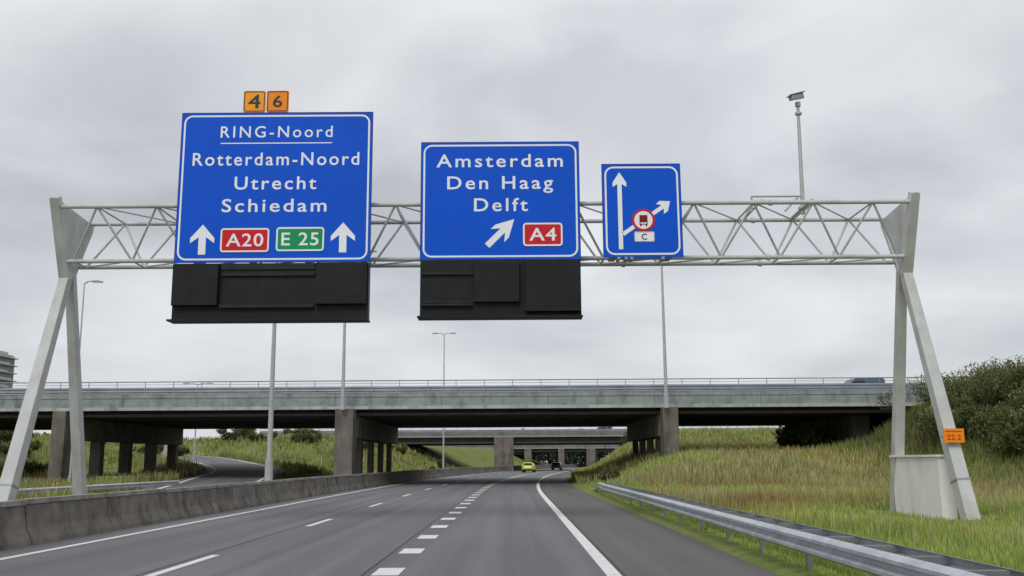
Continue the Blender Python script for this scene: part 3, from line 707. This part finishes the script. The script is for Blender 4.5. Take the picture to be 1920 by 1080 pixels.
def shrub(loc,R,Hh,n,seed,label,leaf=.13,shade=1,nb=16):
    root=thing('shrub',loc,label,'shrub','shrubs on the embankment')
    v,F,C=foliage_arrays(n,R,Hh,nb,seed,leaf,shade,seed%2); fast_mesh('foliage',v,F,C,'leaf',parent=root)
    g_=random.Random(seed); mb=MB()
    for i in range(9):
        a=g_.uniform(0,6.28); q=g_.uniform(.2,.6)*R
        mb.tube((loc[0],loc[1],loc[2]-.1),(loc[0]+math.cos(a)*q,loc[1]+math.sin(a)*q,loc[2]+Hh*g_.uniform(.5,.95)),.03,.01,6)
    mb.make('stems','bark',root); return root
base=[shrub((26.2,51,Hf(26.2,51)),2.3,1.5,8000,11,'dense green shrub on the grassy embankment',.085),
      shrub((29.8,51,Hf(29.8,51)),2.6,1.9,9000,13,'tall bushy green shrub on the embankment',.085),
      shrub((24.6,50,Hf(24.6,50)),1.7,1.1,6000,15,'low rounded shrub on the embankment slope',.08)]
places=[(28.6,46,0,.9),(32,54,1,.9),(26.0,45,2,1.1),(34,58,0,1.1),(28.0,56,1,.9),(27.3,49,2,1.3),(31.5,47,0,1.0),(29,49,2,1.3),(24.4,44,2,1.1),(26.8,41,0,.9),(36,52,1,1.0),(26.0,57,0,1.0),(24.6,40,2,1.2),(33.5,49,1,.9),(25.2,54.5,0,.95),(31,61,1,1.0),(23.2,40,2,1.0),(34,55,1,1.1),(30.5,44,2,1.2),
 (24.0,47,2,1.1),(25.4,47,0,.9),(23.4,44.5,2,1.0),(25.2,42.5,0,.8),(27.6,44,0,.9),(22.0,38.5,2,.9),(23.6,36.5,2,1.0),(28.6,52.5,0,1.1),(24.4,52,2,1.3),(27.0,60,1,.9),(30.5,57,1,.8),(25.5,38.5,0,.8),(29.5,42,0,.9),(21.6,36,2,.8)]
for i,(x,y,k,s) in enumerate(places): copy_thing(base[k],(x,y,Hf(x,y)-.15),i*1.3,s)
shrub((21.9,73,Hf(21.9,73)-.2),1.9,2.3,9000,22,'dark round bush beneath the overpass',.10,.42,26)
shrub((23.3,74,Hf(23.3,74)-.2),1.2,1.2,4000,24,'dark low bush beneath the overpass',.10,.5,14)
shrub((-9.6,128,-.0),1.1,2.0,2500,23,'small bush beside the far lamp post',.14,.7,10)
far_b=shrub((-24,150,Hf(-24,150)),2.0,1.6,2500,26,'scrubby shrub on the far grassy bank',.16,.8,10)
for i,(x,y,s) in enumerate([(-38,135,1.1),(-48,128,1.2),(-30,138,.9),(-34,130,.8),(-27,128,.8),(-43,124,.9),(-22,140,.8),(-33,150,1.2),(-19,160,.8),(-52,100,1.0),(-47,96,.8),(-56,108,1.2)]): copy_thing(far_b,(x,y,Hf(x,y)-.3),i*1.1,s)
shrub((14.5,120,Hf(14.5,120)),1.6,1.6,2500,27,'shrub on the bank beyond the overpass',.16,.8,10)
shrub((6.6,66,Hf(6.6,66)-.1),1.3,1.1,3000,29,'low leafy shrub at the verge near the rail end',.09,1.1,10)
g_=np.random.default_rng(5); n=60000
th=g_.uniform(-260,330,n); top=9+3*np.sin(th*.07)+2*np.sin(th*.21+1)+1.5*np.sin(th*.6)
P=np.stack([th,g_.uniform(345,365,n),top*g_.uniform(0,1,n)**.7],-1)
a=g_.normal(0,1,(n,3)); a/=np.linalg.norm(a,axis=1)[:,None]; b=np.cross(a,g_.normal(0,1,(n,3))); b/=np.linalg.norm(b,axis=1)[:,None]; s=.95
v=np.stack([P-a*s,P+b*s*.6,P+a*s,P-b*s*.6],1).reshape(-1,3)
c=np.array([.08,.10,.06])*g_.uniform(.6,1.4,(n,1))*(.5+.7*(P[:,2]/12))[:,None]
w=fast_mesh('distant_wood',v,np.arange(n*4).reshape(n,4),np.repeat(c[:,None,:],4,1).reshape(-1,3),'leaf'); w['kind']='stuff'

# ------------------------------------------------------------ world
w=bpy.data.worlds.new('World'); scene.world=w; w.use_nodes=True; nt=w.node_tree; N=nt.nodes; L=nt.links; N.clear()
out=N.new('ShaderNodeOutputWorld'); tc=N.new('ShaderNodeTexCoord')
sky=N.new('ShaderNodeTexSky'); sky.sky_type='NISHITA'; sky.sun_disc=False; sky.sun_elevation=math.radians(48); sky.sun_rotation=math.radians(200)
bg1=N.new('ShaderNodeBackground'); bg1.inputs[1].default_value=.1; L.new(sky.outputs[0],bg1.inputs[0])
def MA(op,a,b=None,clamp=False):
    n=N.new('ShaderNodeMath'); n.operation=op; n.use_clamp=clamp
    for i,v in enumerate((a,b)):
        if v is None: continue
        if isinstance(v,(int,float)): n.inputs[i].default_value=v
        else: L.new(v,n.inputs[i])
    return n.outputs[0]
sp=N.new('ShaderNodeSeparateXYZ'); L.new(tc.outputs['Generated'],sp.inputs[0])
zc=MA('MAXIMUM',sp.outputs[2],0); den=MA('ADD',zc,.28)
cb=N.new('ShaderNodeCombineXYZ'); L.new(MA('DIVIDE',sp.outputs[0],den),cb.inputs[0]); L.new(MA('DIVIDE',sp.outputs[1],den),cb.inputs[1]); cb.inputs[2].default_value=3.3
n1=N.new('ShaderNodeTexNoise'); n1.inputs['Scale'].default_value=1.5; n1.inputs['Detail'].default_value=5; n1.inputs['Roughness'].default_value=.47; n1.inputs['Distortion'].default_value=.3; L.new(cb.outputs[0],n1.inputs['Vector'])
r=N.new('ShaderNodeValToRGB'); e=r.color_ramp.elements; e[0].position=.36; e[1].position=.64; e[0].color=(.485,.51,.55,1); e[1].color=(.84,.86,.89,1); L.new(n1.outputs['Fac'],r.inputs[0])
vd=N.new('ShaderNodeVectorMath'); vd.operation='DOT_PRODUCT'; nv=N.new('ShaderNodeVectorMath'); nv.operation='NORMALIZE'; L.new(tc.outputs['Generated'],nv.inputs[0]); L.new(nv.outputs[0],vd.inputs[0])
pd=Vector((.13,.93,.34)).normalized(); vd.inputs[1].default_value=pd
gl=MA('POWER',MA('MAXIMUM',vd.outputs['Value'],0),40); gl=MA('MULTIPLY',gl,.15)
ad=N.new('ShaderNodeMixRGB'); ad.blend_type='ADD'; ad.inputs[0].default_value=1; L.new(r.outputs[0],ad.inputs[1]); cc=N.new('ShaderNodeCombineXYZ')
for i in range(3): L.new(gl,cc.inputs[i])
L.new(cc.outputs[0],ad.inputs[2])
hz=N.new('ShaderNodeMixRGB'); L.new(MA('MULTIPLY',MA('SUBTRACT',1,MA('MULTIPLY',zc,4,True),True),.8),hz.inputs[0]); L.new(ad.outputs[0],hz.inputs[1]); hz.inputs[2].default_value=(.70,.725,.76,1)
bg2=N.new('ShaderNodeBackground'); L.new(hz.outputs[0],bg2.inputs[0]); bg2.inputs[1].default_value=1.0
mx=N.new('ShaderNodeMixShader'); mx.inputs[0].default_value=.95; L.new(bg1.outputs[0],mx.inputs[1]); L.new(bg2.outputs[0],mx.inputs[2]); L.new(mx.outputs[0],out.inputs[0])

sl=bpy.data.lights.new('sun','SUN'); sl.energy=1.5; sl.angle=math.radians(25); sl.color=(1,.97,.93)
so=bpy.data.objects.new('sun',sl); COL.objects.link(so)
d=Vector((-.34*math.cos(math.radians(48)),-.94*math.cos(math.radians(48)),math.sin(math.radians(48))))
so.rotation_euler=d.to_track_quat('Z','Y').to_euler(); so.location=(0,-10,40)

# ------------------------------------------------------------ camera
cam=bpy.data.cameras.new('camera'); co=bpy.data.objects.new('camera',cam); COL.objects.link(co)
cam.sensor_width=36; cam.lens=33.75; cam.clip_end=6000; cam.clip_start=.1
co.matrix_world=Matrix.Translation((0,0,1.6))@Matrix.Rotation(math.radians(90+10.26),4,'X')@Matrix.Rotation(math.radians(-.35),4,'Z')
scene.camera=co
